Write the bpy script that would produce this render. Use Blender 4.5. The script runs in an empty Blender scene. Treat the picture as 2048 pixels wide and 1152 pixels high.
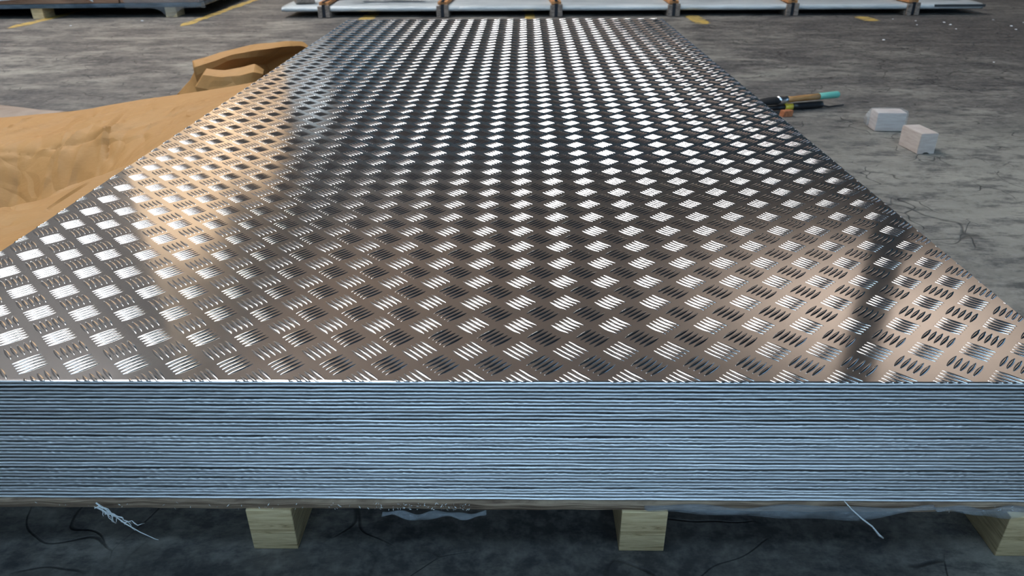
import bpy, bmesh, math, random
import numpy as np
from mathutils import Vector, Matrix, noise

random.seed(7)
RNG = np.random.default_rng(7)
scene = bpy.context.scene
COL = scene.collection

# ----------------------------------------------------------------------------
# camera
# ----------------------------------------------------------------------------
TOP = 0.2225                        # height of the top plate's flat surface above the floor
cam_d = bpy.data.cameras.new('camera')
cam = bpy.data.objects.new('camera', cam_d)
COL.objects.link(cam)
PITCH, YAW, ROLL = 0.484024, 0.016353, -0.006797
fw = Vector((-math.sin(YAW) * math.cos(PITCH), math.cos(YAW) * math.cos(PITCH), -math.sin(PITCH)))
r0 = Vector((math.cos(YAW), math.sin(YAW), 0))
u0 = r0.cross(fw)
rt = r0 * math.cos(ROLL) + u0 * math.sin(ROLL)
up = -r0 * math.sin(ROLL) + u0 * math.cos(ROLL)
CAM = Vector((0.072876, -0.580285, 0.407851 + TOP))
cam.matrix_world = Matrix(((rt.x, up.x, -fw.x, CAM.x), (rt.y, up.y, -fw.y, CAM.y),
                           (rt.z, up.z, -fw.z, CAM.z), (0, 0, 0, 1)))
cam_d.sensor_width = 36
cam_d.lens = 1462.805 / 2048 * 36
cam_d.clip_start = 0.02
cam_d.clip_end = 200
cam_d.dof.use_dof = True
cam_d.dof.focus_distance = 0.95
cam_d.dof.aperture_fstop = 11
scene.camera = cam

# ----------------------------------------------------------------------------
# world, openings that let the daylight in, exposure
# ----------------------------------------------------------------------------
SKY_COL, SKY_STR = (0.42, 0.68, 1.0), 1.3
SKYLIGHT_STR = 7.5
BLUE_STR = 4.5
GLAZING_STR = 3.4
WALL_FILL_W = 700.0
w = bpy.data.worlds.new('sky')
scene.world = w
w.use_nodes = True
bg = w.node_tree.nodes['Background']
bg.inputs['Color'].default_value = (*SKY_COL, 1)
bg.inputs['Strength'].default_value = SKY_STR
scene.view_settings.view_transform = 'Standard'
scene.view_settings.look = 'None'
scene.view_settings.gamma = 1
scene.view_settings.use_curve_mapping = False
scene.view_settings.exposure = 0.55
cy = scene.cycles
cy.max_bounces, cy.diffuse_bounces, cy.glossy_bounces, cy.transmission_bounces, cy.transparent_max_bounces = 5, 3, 3, 1, 5
cy.caustics_reflective = False
cy.caustics_refractive = False

# hall dimensions
HX0, HX1, HY0, HY1, HZ = -5.6, 12.5, -7.0, 21.5, 7.2
RIGHT_DOOR = (-2.0, 7.0, 2.6)         # y0, y1, height, in the right wall


def portal(name, loc, rot, sx, sy):
    l = bpy.data.lights.new(name, 'AREA')
    l.shape = 'RECTANGLE'
    l.size, l.size_y = sx, sy
    l.cycles.is_portal = True
    o = bpy.data.objects.new(name, l)
    o.location = loc
    o.rotation_euler = rot
    COL.objects.link(o)


portal('doorway_daylight', (HX1, (RIGHT_DOOR[0] + RIGHT_DOOR[1]) / 2, RIGHT_DOOR[2] / 2),
       (math.radians(90), 0, math.radians(90)), RIGHT_DOOR[1] - RIGHT_DOOR[0], RIGHT_DOOR[2])

# added fill spot with no known source, to brighten the far right roof
l = bpy.data.lights.new('roof_fill_spot', 'SPOT')
l.energy = 640
l.color = (1.0, 0.90, 0.80)
l.spot_size = math.radians(115)
l.spot_blend = 1.0
l.shadow_soft_size = 0.15
o = bpy.data.objects.new('roof_fill_spot', l)
o.location = (7.5, 12.5, 2.6)
o.rotation_euler = (math.radians(180), 0, 0)
COL.objects.link(o)

# added spots without real fixtures, brightening the tan and far left wall
for fy, fe, fc in ((11.3, 1.0, (1.0, 0.86, 0.70)), (14.8, 1.0, (1.0, 0.86, 0.70)), (19.6, 0.8, (0.85, 0.95, 1.0))):
    l = bpy.data.lights.new('wall_fill_spot', 'SPOT')
    l.energy = WALL_FILL_W * fe
    l.color = fc
    l.spot_size = math.radians(74)
    l.spot_blend = 0.6
    l.shadow_soft_size = 0.12
    o = bpy.data.objects.new('wall_fill_spot', l)
    o.location = (-1.2, fy, 5.2)
    o.rotation_euler = (Vector((-5.6, fy, 2.6)) - o.location).to_track_quat('-Z', 'Y').to_euler()
    COL.objects.link(o)


# ----------------------------------------------------------------------------
# helpers
# ----------------------------------------------------------------------------
def link(name, me, mat=None, parent=None, loc=None, label=None, cat=None, group=None, kind=None):
    o = bpy.data.objects.new(name, me)
    COL.objects.link(o)
    if mat is not None and me is not None and not me.materials:
        me.materials.append(mat)
    if parent is not None:
        o.parent = parent
    if loc is not None:
        o.location = loc
    if label: o['label'] = label
    if cat: o['category'] = cat
    if group: o['group'] = group
    if kind: o['kind'] = kind
    return o


def mesh_from(name, v, f, smooth=False):
    me = bpy.data.meshes.new(name)
    me.from_pydata([tuple(map(float, p)) for p in v], [], f)
    if smooth:
        me.polygons.foreach_set('use_smooth', [True] * len(me.polygons))
    me.update()
    return me


def bm_mesh(name, bm, smooth=False):
    me = bpy.data.meshes.new(name)
    bmesh.ops.recalc_face_normals(bm, faces=bm.faces)
    bm.to_mesh(me)
    bm.free()
    if smooth:
        me.polygons.foreach_set('use_smooth', [True] * len(me.polygons))
    return me


def add_box(bm, x0, x1, y0, y1, z0, z1, bevel=0.0):
    vs = [bm.verts.new((x, y, z)) for z in (z0, z1) for y in (y0, y1) for x in (x0, x1)]
    fs = []
    for idx in ((0, 2, 3, 1), (4, 5, 7, 6), (0, 1, 5, 4), (2, 6, 7, 3), (0, 4, 6, 2), (1, 3, 7, 5)):
        fs.append(bm.faces.new([vs[i] for i in idx]))
    if bevel > 0:
        es = list({e for f in fs for e in f.edges})
        bmesh.ops.bevel(bm, geom=es, offset=bevel, segments=2, affect='EDGES', profile=0.6)
    return vs


def box_mesh(name, x0, x1, y0, y1, z0, z1, bevel=0.0):
    bm = bmesh.new()
    add_box(bm, x0, x1, y0, y1, z0, z1, bevel)
    return bm_mesh(name, bm)


def grid_mesh(name, P, smooth=True, closed_u=False):
    """P: array (n, m, 3)"""
    n, m = P.shape[:2]
    v = P.reshape(-1, 3)
    f = []
    for i in range(n - 1):
        for j in range(m - 1):
            f.append((i * m + j, i * m + j + 1, (i + 1) * m + j + 1, (i + 1) * m + j))
        if closed_u:
            f.append((i * m + m - 1, i * m, (i + 1) * m, (i + 1) * m + m - 1))
    return mesh_from(name, v, f, smooth)


def tube_mesh(name, pts, radii, seg=8, caps=True):
    pts = [Vector(p) for p in pts]
    n = len(pts)
    if not hasattr(radii, '__len__'):
        radii = [radii] * n
    v, f = [], []
    up_ = Vector((0, 0, 1))
    for i, p in enumerate(pts):
        t = (pts[min(i + 1, n - 1)] - pts[max(i - 1, 0)]).normalized()
        a = t.cross(up_)
        if a.length < 1e-4:
            a = t.cross(Vector((1, 0, 0)))
        a.normalize()
        b = a.cross(t).normalized()
        for k in range(seg):
            th = 2 * math.pi * k / seg
            v.append(p + (a * math.cos(th) + b * math.sin(th)) * radii[i])
    for i in range(n - 1):
        for k in range(seg):
            f.append((i * seg + k, i * seg + (k + 1) % seg, (i + 1) * seg + (k + 1) % seg, (i + 1) * seg + k))
    if caps:
        f.append(tuple(range(seg))[::-1])
        f.append(tuple((n - 1) * seg + k for k in range(seg)))
    return mesh_from(name, v, f, True)


def catmull(P, k):
    """densify a (n, m, 3) control net k times along both axes"""
    def dens(A):
        n = len(A)
        out = []
        for i in range(n - 1):
            p0, p1, p2, p3 = A[max(i - 1, 0)], A[i], A[i + 1], A[min(i + 2, n - 1)]
            for s in range(k):
                t = s / k
                out.append(0.5 * ((2 * p1) + (-p0 + p2) * t + (2 * p0 - 5 * p1 + 4 * p2 - p3) * t * t
                                  + (-p0 + 3 * p1 - 3 * p2 + p3) * t ** 3))
        out.append(A[-1])
        return np.array(out)
    P = dens(np.asarray(P, float))
    return dens(P.transpose(1, 0, 2)).transpose(1, 0, 2)


def solidify(o, t):
    m = o.modifiers.new('thickness', 'SOLIDIFY')
    m.thickness = t
    m.offset = 0


# ---- materials ---------------------------------------------------------------
class Mat:
    def __init__(self, name, base=(0.5, 0.5, 0.5), rough=0.5, metal=0.0, spec=0.5):
        self.m = bpy.data.materials.new(name)
        self.m.use_nodes = True
        self.t = self.m.node_tree
        self.b = self.t.nodes['Principled BSDF']
        self.set('Base Color', (*base, 1))
        self.set('Roughness', rough)
        self.set('Metallic', metal)
        self.set('Specular IOR Level', spec)

    def set(self, k, v):
        self.b.inputs[k].default_value = v

    def node(self, t, **kw):
        n = self.t.nodes.new(t)
        for k, v in kw.items():
            if k in n.inputs:
                n.inputs[k].default_value = v
            else:
                setattr(n, k, v)
        return n

    def ln(self, a, b):
        self.t.links.new(a, b)

    def coord(self, scale=(1, 1, 1), rot=(0, 0, 0), kind='Object', loc=(0, 0, 0)):
        tc = self.node('ShaderNodeTexCoord')
        mp = self.node('ShaderNodeMapping')
        mp.inputs['Scale'].default_value = scale
        mp.inputs['Rotation'].default_value = rot
        mp.inputs['Location'].default_value = loc
        self.ln(tc.outputs[kind], mp.inputs['Vector'])
        return mp.outputs['Vector']

    def noise(self, vec, scale, detail=4, rough=0.55, dist=0.0):
        n = self.node('ShaderNodeTexNoise')
        n.inputs['Scale'].default_value = scale
        n.inputs['Detail'].default_value = detail
        n.inputs['Roughness'].default_value = rough
        n.inputs['Distortion'].default_value = dist
        self.ln(vec, n.inputs['Vector'])
        return n.outputs['Fac']

    def ramp(self, fac, stops):
        r = self.node('ShaderNodeValToRGB')
        e = r.color_ramp.elements
        while len(e) < len(stops):
            e.new(0.5)
        for el, (p, c) in zip(e, stops):
            el.position = p
            el.color = (*c, 1) if len(c) == 3 else c
        self.ln(fac, r.inputs['Fac'])
        return r.outputs['Color']

    def mix(self, fac, a, b, mode='MIX'):
        n = self.node('ShaderNodeMix', data_type='RGBA', blend_type=mode)
        for s, x in ((n.inputs[0], fac), (n.inputs[6], a), (n.inputs[7], b)):
            if hasattr(x, 'node'):
                self.ln(x, s)
            else:
                s.default_value = x if not isinstance(x, tuple) or len(x) == 4 else (*x, 1)
        return n.outputs[2]

    def math(self, op, a, b=0.0):
        n = self.node('ShaderNodeMath', operation=op)
        for s, x in ((n.inputs[0], a), (n.inputs[1], b)):
            if hasattr(x, 'node'):
                self.ln(x, s)
            else:
                s.default_value = x
        return n.outputs[0]

    def color(self, c):
        self.ln(c, self.b.inputs['Base Color'])

    def bump(self, h, strength=0.3, dist=0.01):
        n = self.node('ShaderNodeBump')
        n.inputs['Strength'].default_value = strength
        n.inputs['Distance'].default_value = dist
        self.ln(h, n.inputs['Height'])
        self.ln(n.outputs['Normal'], self.b.inputs['Normal'])


def G(v):
    return (v, v, v)


M = {}

# worn warehouse concrete: patchy paint, black scuffs, hairline cracks
m = Mat('worn_concrete', rough=0.62, spec=0.35)
v = m.coord()
big = m.noise(v, 0.55, 2, 0.6, 0.6)
mid = m.noise(m.coord((1.0, 1.9, 1)), 2.6, 7, 0.74, 0.4)
fine = m.noise(v, 45, 3, 0.7)
c = m.ramp(mid, [(0.32, (0.035, 0.032, 0.034)), (0.44, (0.12, 0.108, 0.100)), (0.56, (0.25, 0.228, 0.20)), (0.72, (0.40, 0.375, 0.325))])
c = m.mix(m.ramp(big, [(0.40, G(0)), (0.62, G(0.6))]), c, (0.085, 0.078, 0.076, 1))
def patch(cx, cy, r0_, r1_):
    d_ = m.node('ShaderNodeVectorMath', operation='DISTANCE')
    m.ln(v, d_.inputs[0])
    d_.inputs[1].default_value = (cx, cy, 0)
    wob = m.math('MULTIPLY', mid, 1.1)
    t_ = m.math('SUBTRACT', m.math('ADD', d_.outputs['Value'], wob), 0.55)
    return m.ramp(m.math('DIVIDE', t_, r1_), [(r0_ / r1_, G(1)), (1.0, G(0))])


c = m.mix(m.math('MULTIPLY', patch(2.6, 3.1, 0.4, 1.9), 0.62), c, (0.060, 0.053, 0.052, 1))
c = m.mix(m.math('MULTIPLY', patch(0.0, -0.7, 0.5, 1.5), 0.62), c, (0.022, 0.027, 0.031, 1))  # shade before and under the stack's front, painted into the floor colour
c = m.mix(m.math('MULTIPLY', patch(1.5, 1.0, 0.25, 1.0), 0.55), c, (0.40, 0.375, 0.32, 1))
scuff = m.ramp(m.noise(m.coord((1.0, 2.2, 1), rot=(0, 0, 0.25)), 8, 6, 0.78, 0.0), [(0.48, G(0)), (0.60, G(1))])
c = m.mix(m.math('MULTIPLY', scuff, 0.70), c, (0.030, 0.031, 0.036, 1))
c = m.mix(m.math('MULTIPLY', m.ramp(fine, [(0.45, G(0)), (0.7, G(1))]), 0.22), c, (0.42, 0.40, 0.37, 1))
wv = m.node('ShaderNodeVectorMath', operation='ADD')
nz = m.node('ShaderNodeTexNoise')
nz.inputs['Scale'].default_value = 2.6
nz.inputs['Detail'].default_value = 3
m.ln(v, nz.inputs['Vector'])
sc = m.node('ShaderNodeVectorMath', operation='SCALE')
sc.inputs['Scale'].default_value = 0.5
m.ln(nz.outputs['Color'], sc.inputs[0])
m.ln(v, wv.inputs[0])
m.ln(sc.outputs[0], wv.inputs[1])
cracks = None
for scale, lo, hi, msk in ((1.1, 0.0015, 0.004, 0.54), (7.0, 0.004, 0.016, 0.56)):
    vo = m.node('ShaderNodeTexVoronoi', feature='DISTANCE_TO_EDGE')
    vo.inputs['Scale'].default_value = scale
    m.ln(wv.outputs[0], vo.inputs['Vector'])
    line = m.ramp(vo.outputs['Distance'], [(lo, G(1)), (hi, G(0))])
    mk = m.ramp(m.noise(v, scale * 0.8, 1), [(msk - 0.06, G(0)), (msk, G(1))])
    k = m.math('MULTIPLY', line, mk)
    cracks = k if cracks is None else m.math('MAXIMUM', cracks, k)
c = m.mix(m.math('MULTIPLY', cracks, 0.65), c, (0.012, 0.012, 0.014, 1))
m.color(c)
hgt = m.math('SUBTRACT', m.math('ADD', m.math('MULTIPLY', fine, 0.25), m.math('MULTIPLY', mid, 0.5)), cracks)
m.bump(hgt, 0.5, 0.004)
M['floor'] = m.m

# bright rolled aluminium: nearly a mirror, faintly wavy, with rolling grain
m = Mat('rolled_aluminium', (0.80, 0.80, 0.81), 0.09, 1.0)
v = m.coord(kind='Object')
lo = m.noise(m.coord((1, 0.6, 0.2)), 4.0, 2, 0.5)
hi = m.noise(m.coord((6, 60, 1)), 18, 3, 0.6)
m.bump(m.math('ADD', lo, m.math('MULTIPLY', hi, 0.006)), 1.0, 0.00035)
m.ln(m.ramp(m.noise(v, 7, 5, 0.6), [(0.35, G(0.075)), (0.7, G(0.12))]), m.b.inputs['Roughness'])
# a broad, hazy second lobe from the rolling finish
hz = m.node('ShaderNodeBsdfPrincipled')
hz.inputs['Base Color'].default_value = (0.74, 0.71, 0.69, 1)
hz.inputs['Metallic'].default_value = 1
hz.inputs['Roughness'].default_value = 0.62
mx = m.node('ShaderNodeMixShader')
mx.inputs[0].default_value = 0.06
outn = m.t.nodes['Material Output']
m.ln(m.b.outputs[0], mx.inputs[1])
m.ln(hz.outputs[0], mx.inputs[2])
m.ln(mx.outputs[0], outn.inputs['Surface'])
M['alu'] = m.m

m = Mat('bright_aluminium_bar', (0.82, 0.83, 0.85), 0.13, 1.0)
M['bar'] = m.m

# sheared sheet edge: satin, slightly streaky
m = Mat('sheared_aluminium_edge', (0.78, 0.80, 0.83), 0.36, 0.6)
v = m.coord((9, 1, 900))
c = m.ramp(m.noise(v, 1.0, 4, 0.6), [(0.3, (0.50, 0.53, 0.57)), (0.55, (0.74, 0.77, 0.81)), (0.75, (0.92, 0.93, 0.95))])
oi = m.node('ShaderNodeObjectInfo')
c = m.mix(1.0, c, m.ramp(oi.outputs['Random'], [(0.0, G(0.72)), (1.0, G(1.08))]), 'MULTIPLY')
m.color(c)
m.bump(m.noise(m.coord((160, 1, 1500)), 1.0, 4, 0.7), 0.25, 0.0004)
M['edge'] = m.m

# brown kraft wrapping paper
m = Mat('kraft_paper', (0.50, 0.33, 0.17), 0.62, 0.0, 0.3)
v = m.coord()
c = m.ramp(m.noise(v, 3.5, 5, 0.6), [(0.3, (0.45, 0.225, 0.075)), (0.7, (0.53, 0.285, 0.105))])
c = m.mix(0.25, c, m.ramp(m.noise(m.coord((40, 200, 40)), 2.0, 4), [(0.3, (0.42, 0.21, 0.07)), (0.7, (0.58, 0.32, 0.13))]))
m.color(c)
vor = m.node('ShaderNodeTexVoronoi', feature='DISTANCE_TO_EDGE')
vor.inputs['Scale'].default_value = 9
wq = m.node('ShaderNodeVectorMath', operation='ADD')
m.ln(v, wq.inputs[0])
nq = m.node('ShaderNodeTexNoise')
nq.inputs['Scale'].default_value = 6
sq = m.node('ShaderNodeVectorMath', operation='SCALE')
sq.inputs['Scale'].default_value = 0.18
m.ln(v, nq.inputs['Vector'])
m.ln(nq.outputs['Color'], sq.inputs[0])
m.ln(sq.outputs[0], wq.inputs[1])
m.ln(wq.outputs[0], vor.inputs['Vector'])
crk = m.math('MULTIPLY', m.ramp(vor.outputs['Distance'], [(0.0, G(0)), (0.22, G(1))]), m.ramp(m.noise(v, 4, 2), [(0.4, G(0)), (0.6, G(1))]))
m.bump(m.math('ADD', m.math('MULTIPLY', m.noise(v, 14, 2, 0.5, 0.6), 0.5), m.math('MULTIPLY', crk, 0.8)), 0.55, 0.008)
M['kraft'] = m.m

m = Mat('pale_paper', (0.55, 0.44, 0.36), 0.7)
c = m.ramp(m.noise(m.coord(), 9, 5), [(0.3, (0.26, 0.19, 0.145)), (0.7, (0.42, 0.33, 0.27))])
m.color(c)
M['pale'] = m.m


def wood(name, a, b, cdark, scale, rough=0.7):
    m = Mat(name, b, rough, 0, 0.25)
    v = m.coord(scale)
    g = m.noise(v, 1.0, 6, 0.65, 1.2)
    c = m.ramp(g, [(0.28, cdark), (0.42, a), (0.62, b)])
    m.color(c)
    m.bump(g, 0.35, 0.002)
    M[name] = m.m


wood('pine_wood', (0.66, 0.50, 0.28), (0.86, 0.70, 0.43), (0.28, 0.18, 0.09), (14, 14, 190))
wood('rough_board', (0.20, 0.14, 0.10), (0.42, 0.32, 0.23), (0.05, 0.035, 0.03), (10, 10, 260))
wood('orange_batten', (0.45, 0.20, 0.08), (0.62, 0.32, 0.14), (0.20, 0.08, 0.03), (60, 6, 60))
wood('grey_timber', (0.18, 0.15, 0.13), (0.34, 0.28, 0.24), (0.07, 0.055, 0.05), (30, 30, 90))
wood('brown_carton', (0.30, 0.17, 0.11), (0.42, 0.25, 0.17), (0.16, 0.08, 0.05), (5, 5, 25))
wood('brush_handle', (0.38, 0.19, 0.07), (0.50, 0.28, 0.12), (0.22, 0.10, 0.04), (14, 80, 80), 0.4)
wood('rust_chip', (0.36, 0.13, 0.06), (0.48, 0.19, 0.09), (0.2, 0.06, 0.03), (60, 60, 60))

m = Mat('white_wrapped_wood', (0.66, 0.60, 0.56), 0.5, 0, 0.5)
c = m.ramp(m.noise(m.coord((20, 20, 130)), 1.0, 5, 0.6), [(0.3, (0.50, 0.40, 0.36)), (0.65, (0.66, 0.58, 0.53))])
m.color(c)
M['whitewood'] = m.m

m = Mat('clear_film', (0.86, 0.89, 0.92), 0.18, 0, 0.6)
m.set('Alpha', 0.20)
m.bump(m.noise(m.coord(), 90, 4, 0.6, 1.0), 0.8, 0.006)
M['film'] = m.m

m = Mat('thick_clear_film', (0.40, 0.45, 0.50), 0.22, 0, 0.6)
m.set('Alpha', 0.20)
m.bump(m.noise(m.coord(), 40, 4, 0.6, 1.0), 0.8, 0.01)
M['film2'] = m.m

m = Mat('grey_wrap_film', (0.62, 0.66, 0.68), 0.32, 0, 0.5)
c = m.ramp(m.noise(m.coord((1.4, 5, 2)), 1.6, 5, 0.6, 0.4), [(0.3, (0.40, 0.44, 0.46)), (0.65, (0.66, 0.69, 0.70))])
m.color(c)
m.bump(m.noise(m.coord((2, 8, 2)), 5, 4, 0.6, 0.8), 0.5, 0.02)
M['greywrap'] = m.m

m = Mat('white_wrap_film', (0.80, 0.81, 0.80), 0.4)
m.bump(m.noise(m.coord(), 12, 4, 0.6, 0.8), 0.5, 0.02)
M['whitewrap'] = m.m

m = Mat('blue_grey_film', (0.06, 0.10, 0.14), 0.25, 0, 0.6)
m.color(m.ramp(m.noise(m.coord((4, 4, 14)), 3, 5), [(0.3, (0.03, 0.06, 0.09)), (0.7, (0.12, 0.17, 0.22))]))
M['bluefilm'] = m.m

for n, col_, ro, me_ in (('black_plastic', (0.012, 0.013, 0.016), 0.4, 0), ('black_bristle', (0.008, 0.008, 0.010), 0.8, 0),
                         ('teal_paint', (0.16, 0.50, 0.41), 0.4, 0), ('yellow_band', (0.72, 0.55, 0.05), 0.4, 0),
                         ('ferrule_steel', (0.62, 0.63, 0.65), 0.3, 1), ('strap_steel', (0.03, 0.035, 0.045), 0.45, 0.6),
                         ('strand_plastic', (0.80, 0.84, 0.86), 0.45, 0), ('white_speck', (0.85, 0.85, 0.85), 0.5, 0),
                         ('dark_steel', (0.045, 0.05, 0.055), 0.6, 0)):
    M[n] = Mat(n, col_, ro, me_).m

m = Mat('worn_yellow_paint', (0.55, 0.36, 0.07), 0.6)
c = m.ramp(m.noise(m.coord(), 16, 6, 0.7), [(0.38, (0.20, 0.165, 0.11)), (0.5, (0.48, 0.33, 0.09)), (0.7, (0.66, 0.43, 0.10))])
m.color(c)
M['yellow'] = m.m

m = Mat('tan_wall_paint', (0.72, 0.56, 0.40), 0.8)
m.color(m.ramp(m.noise(m.coord(), 0.6, 4), [(0.3, (0.66, 0.51, 0.365)), (0.7, (0.76, 0.60, 0.43))]))
M['tan'] = m.m
m = Mat('dark_blue_cladding', (0.035, 0.07, 0.10), 0.7)
m.color(m.ramp(m.noise(m.coord((1, 1, 0.3)), 0.5, 3), [(0.3, (0.02, 0.11, 0.19)), (0.7, (0.03, 0.15, 0.25))]))
M['blueclad'] = m.m
m = Mat('grey_brown_roof', (0.34, 0.30, 0.27), 0.8)
m.color(m.ramp(m.noise(m.coord((0.2, 1, 1)), 0.7, 3), [(0.3, (0.68, 0.585, 0.52)), (0.7, (0.78, 0.68, 0.61))]))
M['roof'] = m.m
m = Mat('dark_grey_block_wall', (0.12, 0.12, 0.12), 0.8)
m.color(m.ramp(m.noise(m.coord(), 0.8, 4), [(0.3, (0.09, 0.085, 0.085)), (0.7, (0.15, 0.14, 0.135))]))
M['darkgreywall'] = m.m
m = Mat('pale_grey_block_wall', (0.5, 0.53, 0.55), 0.8)
m.color(m.ramp(m.noise(m.coord(), 0.8, 4), [(0.3, (0.42, 0.45, 0.47)), (0.7, (0.54, 0.57, 0.59))]))
M['palewall'] = m.m
m = Mat('dark_roof_deck', (0.03, 0.042, 0.055), 0.7)
m.color(m.ramp(m.noise(m.coord((0.3, 1, 1)), 0.7, 3), [(0.3, (0.045, 0.078, 0.115)), (0.7, (0.07, 0.115, 0.16))]))
M['darkroof'] = m.m
m = Mat('grey_block_wall', (0.30, 0.30, 0.31), 0.8)
m.color(m.ramp(m.noise(m.coord(), 0.8, 4), [(0.3, (0.25, 0.25, 0.26)), (0.7, (0.34, 0.34, 0.35))]))
M['greywall'] = m.m

m = Mat('skylight_sheet', (0.8, 0.8, 0.8), 0.5)
m.set('Emission Color', (1.0, 0.975, 0.95, 1))
m.set('Emission Strength', SKYLIGHT_STR)
M['skylight'] = m.m
m = Mat('clear_skylight_sheet', (0.8, 0.8, 0.8), 0.5)
m.set('Emission Color', (0.52, 0.77, 1.0, 1))
m.set('Emission Strength', BLUE_STR)
M['blue_skylight'] = m.m
m = Mat('clear_glazing', (0.8, 0.8, 0.8), 0.5)
m.set('Emission Color', (0.52, 0.77, 1.0, 1))
m.set('Emission Strength', GLAZING_STR)
M['glazing'] = m.m


# ----------------------------------------------------------------------------
# the hall
# ----------------------------------------------------------------------------
def quad(name, pts, mat, **kw):
    return link(name, mesh_from(name, pts, [tuple(range(len(pts)))]), mat, **kw)


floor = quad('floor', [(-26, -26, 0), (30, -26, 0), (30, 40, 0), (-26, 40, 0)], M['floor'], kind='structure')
TH = 0.25
for nm, ya, yb, mt in (('wall_left', HY0, 9.4, 'darkgreywall'), ('wall_left_centre', 9.4, 17.2, 'tan'), ('wall_left_far', 17.2, HY1, 'palewall')):
    link(nm, box_mesh(nm, HX0 - TH, HX0, ya, yb, 0, HZ), M[mt], kind='structure')
bm = bmesh.new()
add_box(bm, HX0 - TH, HX1 + TH, HY1, HY1 + TH, 0, HZ)
link('wall_far', bm_mesh('wall_far', bm), M['blueclad'], kind='structure')
bm = bmesh.new()
y0, y1, h = RIGHT_DOOR
add_box(bm, HX1, HX1 + TH, HY0, y0, 0, HZ)
add_box(bm, HX1, HX1 + TH, y1, HY1, 0, HZ)
add_box(bm, HX1, HX1 + TH, y0, y1, h, HZ)
link('wall_right', bm_mesh('wall_right', bm), M['blueclad'], kind='structure')
bm = bmesh.new()
add_box(bm, HX0 - TH, HX1 + TH, HY0 - TH, HY0, 0, HZ)
link('wall_back', bm_mesh('wall_back', bm), M['greywall'], kind='structure')
link('ceiling', box_mesh('ceiling', HX0 - TH, HX1 + TH, HY0 - TH, 8.8, HZ, HZ + 0.2), M['darkroof'], kind='structure')
link('ceiling_far', box_mesh('ceiling_far', HX0 - TH, HX1 + TH, 8.8, HY1 + TH, HZ, HZ + 0.2), M['roof'], kind='structure')

SKYLIGHTS = [(-5.2, -2.3, 3.7, 7.4, 'skylight'), (-5.2, -1.3, 1.2, 3.5, 'skylight'), (-2.5, 1.2, -2.2, -0.6, 'blue_skylight')]
for i, (x0, x1, y0, y1, mt) in enumerate(SKYLIGHTS):
    o = link('window_%d' % (i + 1), box_mesh('skylight', x0, x1, y0, y1, HZ - 0.06, HZ - 0.02), M[mt], kind='structure')
    bm = bmesh.new()
    for (a, b, c_, d) in ((x0 - .08, x0, y0 - .08, y1 + .08), (x1, x1 + .08, y0 - .08, y1 + .08), (x0, x1, y0 - .08, y0), (x0, x1, y1, y1 + .08)):
        add_box(bm, a, b, c_, d, HZ - 0.10, HZ)
    link('window_frame', bm_mesh('window_frame', bm), M['dark_steel'], parent=o)

# band of clear glazing high in the wall behind the camera
o = link('window_4', box_mesh('glazing', -4.0, 5.0, HY0 + 0.02, HY0 + 0.05, 3.4, 6.8), M['glazing'], kind='structure')
bm = bmesh.new()
for (a, b, c_, d) in ((-4.08, -4.0, 3.32, 6.88), (5.0, 5.08, 3.32, 6.88), (-4.0, 5.0, 3.32, 3.4), (-4.0, 5.0, 6.8, 6.88)):
    add_box(bm, a, b, HY0, HY0 + 0.09, c_, d)
link('window_frame', bm_mesh('window_frame', bm), M['dark_steel'], parent=o)
# unseen low block added to keep light off the floor before the stack
link('added_shade_block', box_mesh('shade_block', -3.5, 3.5, -0.54, -0.30, 0, 0.225, 0.01), M['dark_steel'], kind='structure')

# dark steel stanchion whose mirror image streaks the right side of the plate
bm = bmesh.new()
cx_, cy_ = 5.6, 9.6
add_box(bm, cx_ - .20, cx_ + .20, cy_ - .02, cy_ + .02, 0, HZ)
add_box(bm, cx_ - .20, cx_ - .17, cy_ - .18, cy_ + .18, 0, HZ)
add_box(bm, cx_ + .17, cx_ + .20, cy_ - .18, cy_ + .18, 0, HZ)
link('trim_1', bm_mesh('stanchion', bm), M['dark_steel'], kind='structure')

# storage lane stripes painted on the floor
for k, (x, y0, y1, ww) in enumerate(((-2.94, 3.88, 5.9, .07), (-1.945, 3.93, 5.9, .06), (-0.90, 4.12, 5.9, .09), (0.117, 4.14, 5.9, .06),
                                     (1.13, 3.93, 4.30, .09), (2.15, 4.02, 4.22, .09))):
    n = 30
    P = np.zeros((n, 2, 3))
    for i in range(n):
        y = y0 + (y1 - y0) * i / (n - 1)
        j = 0.006 * math.sin(i * 2.1 + k) + 0.004 * math.sin(i * 5.3)
        e = min(1.0, 0.25 + i * 0.6) if y1 > 5 else min(1, 0.3 + i * 0.25, 0.3 + (n - 1 - i) * .25)
        P[i, 0] = (x - ww / 2 * e + j + 0.03 * (y - y0) * 0, y, 0.0012)
        P[i, 1] = (x + ww / 2 * e - j, y, 0.0012)
    link('painted_stripe', grid_mesh('painted_stripe', P[:, ::-1], False), M['yellow'], parent=floor)

# ----------------------------------------------------------------------------
# the stack of aluminium tread plate
# ----------------------------------------------------------------------------
W, LEN = 1.25, 2.5
X0, X1 = -W / 2, W / 2
PER = W / 24.09                         # pattern period
NS = 36
PITCHZ = 0.00424
TS = 0.0025                             # sheet thickness

ORD = ['', 'first', 'second', 'third', 'fourth', 'fifth', 'sixth', 'seventh', 'eighth', 'ninth', 'tenth', 'eleventh', 'twelfth',
       'thirteenth', 'fourteenth', 'fifteenth', 'sixteenth', 'seventeenth', 'eighteenth', 'nineteenth']
TENS = {20: 'twentieth', 30: 'thirtieth'}


def ordinal(n):
    if n < 20: return ORD[n]
    if n in TENS: return TENS[n]
    return {2: 'twenty-', 3: 'thirty-'}[n // 10] + ORD[n % 10]


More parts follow.
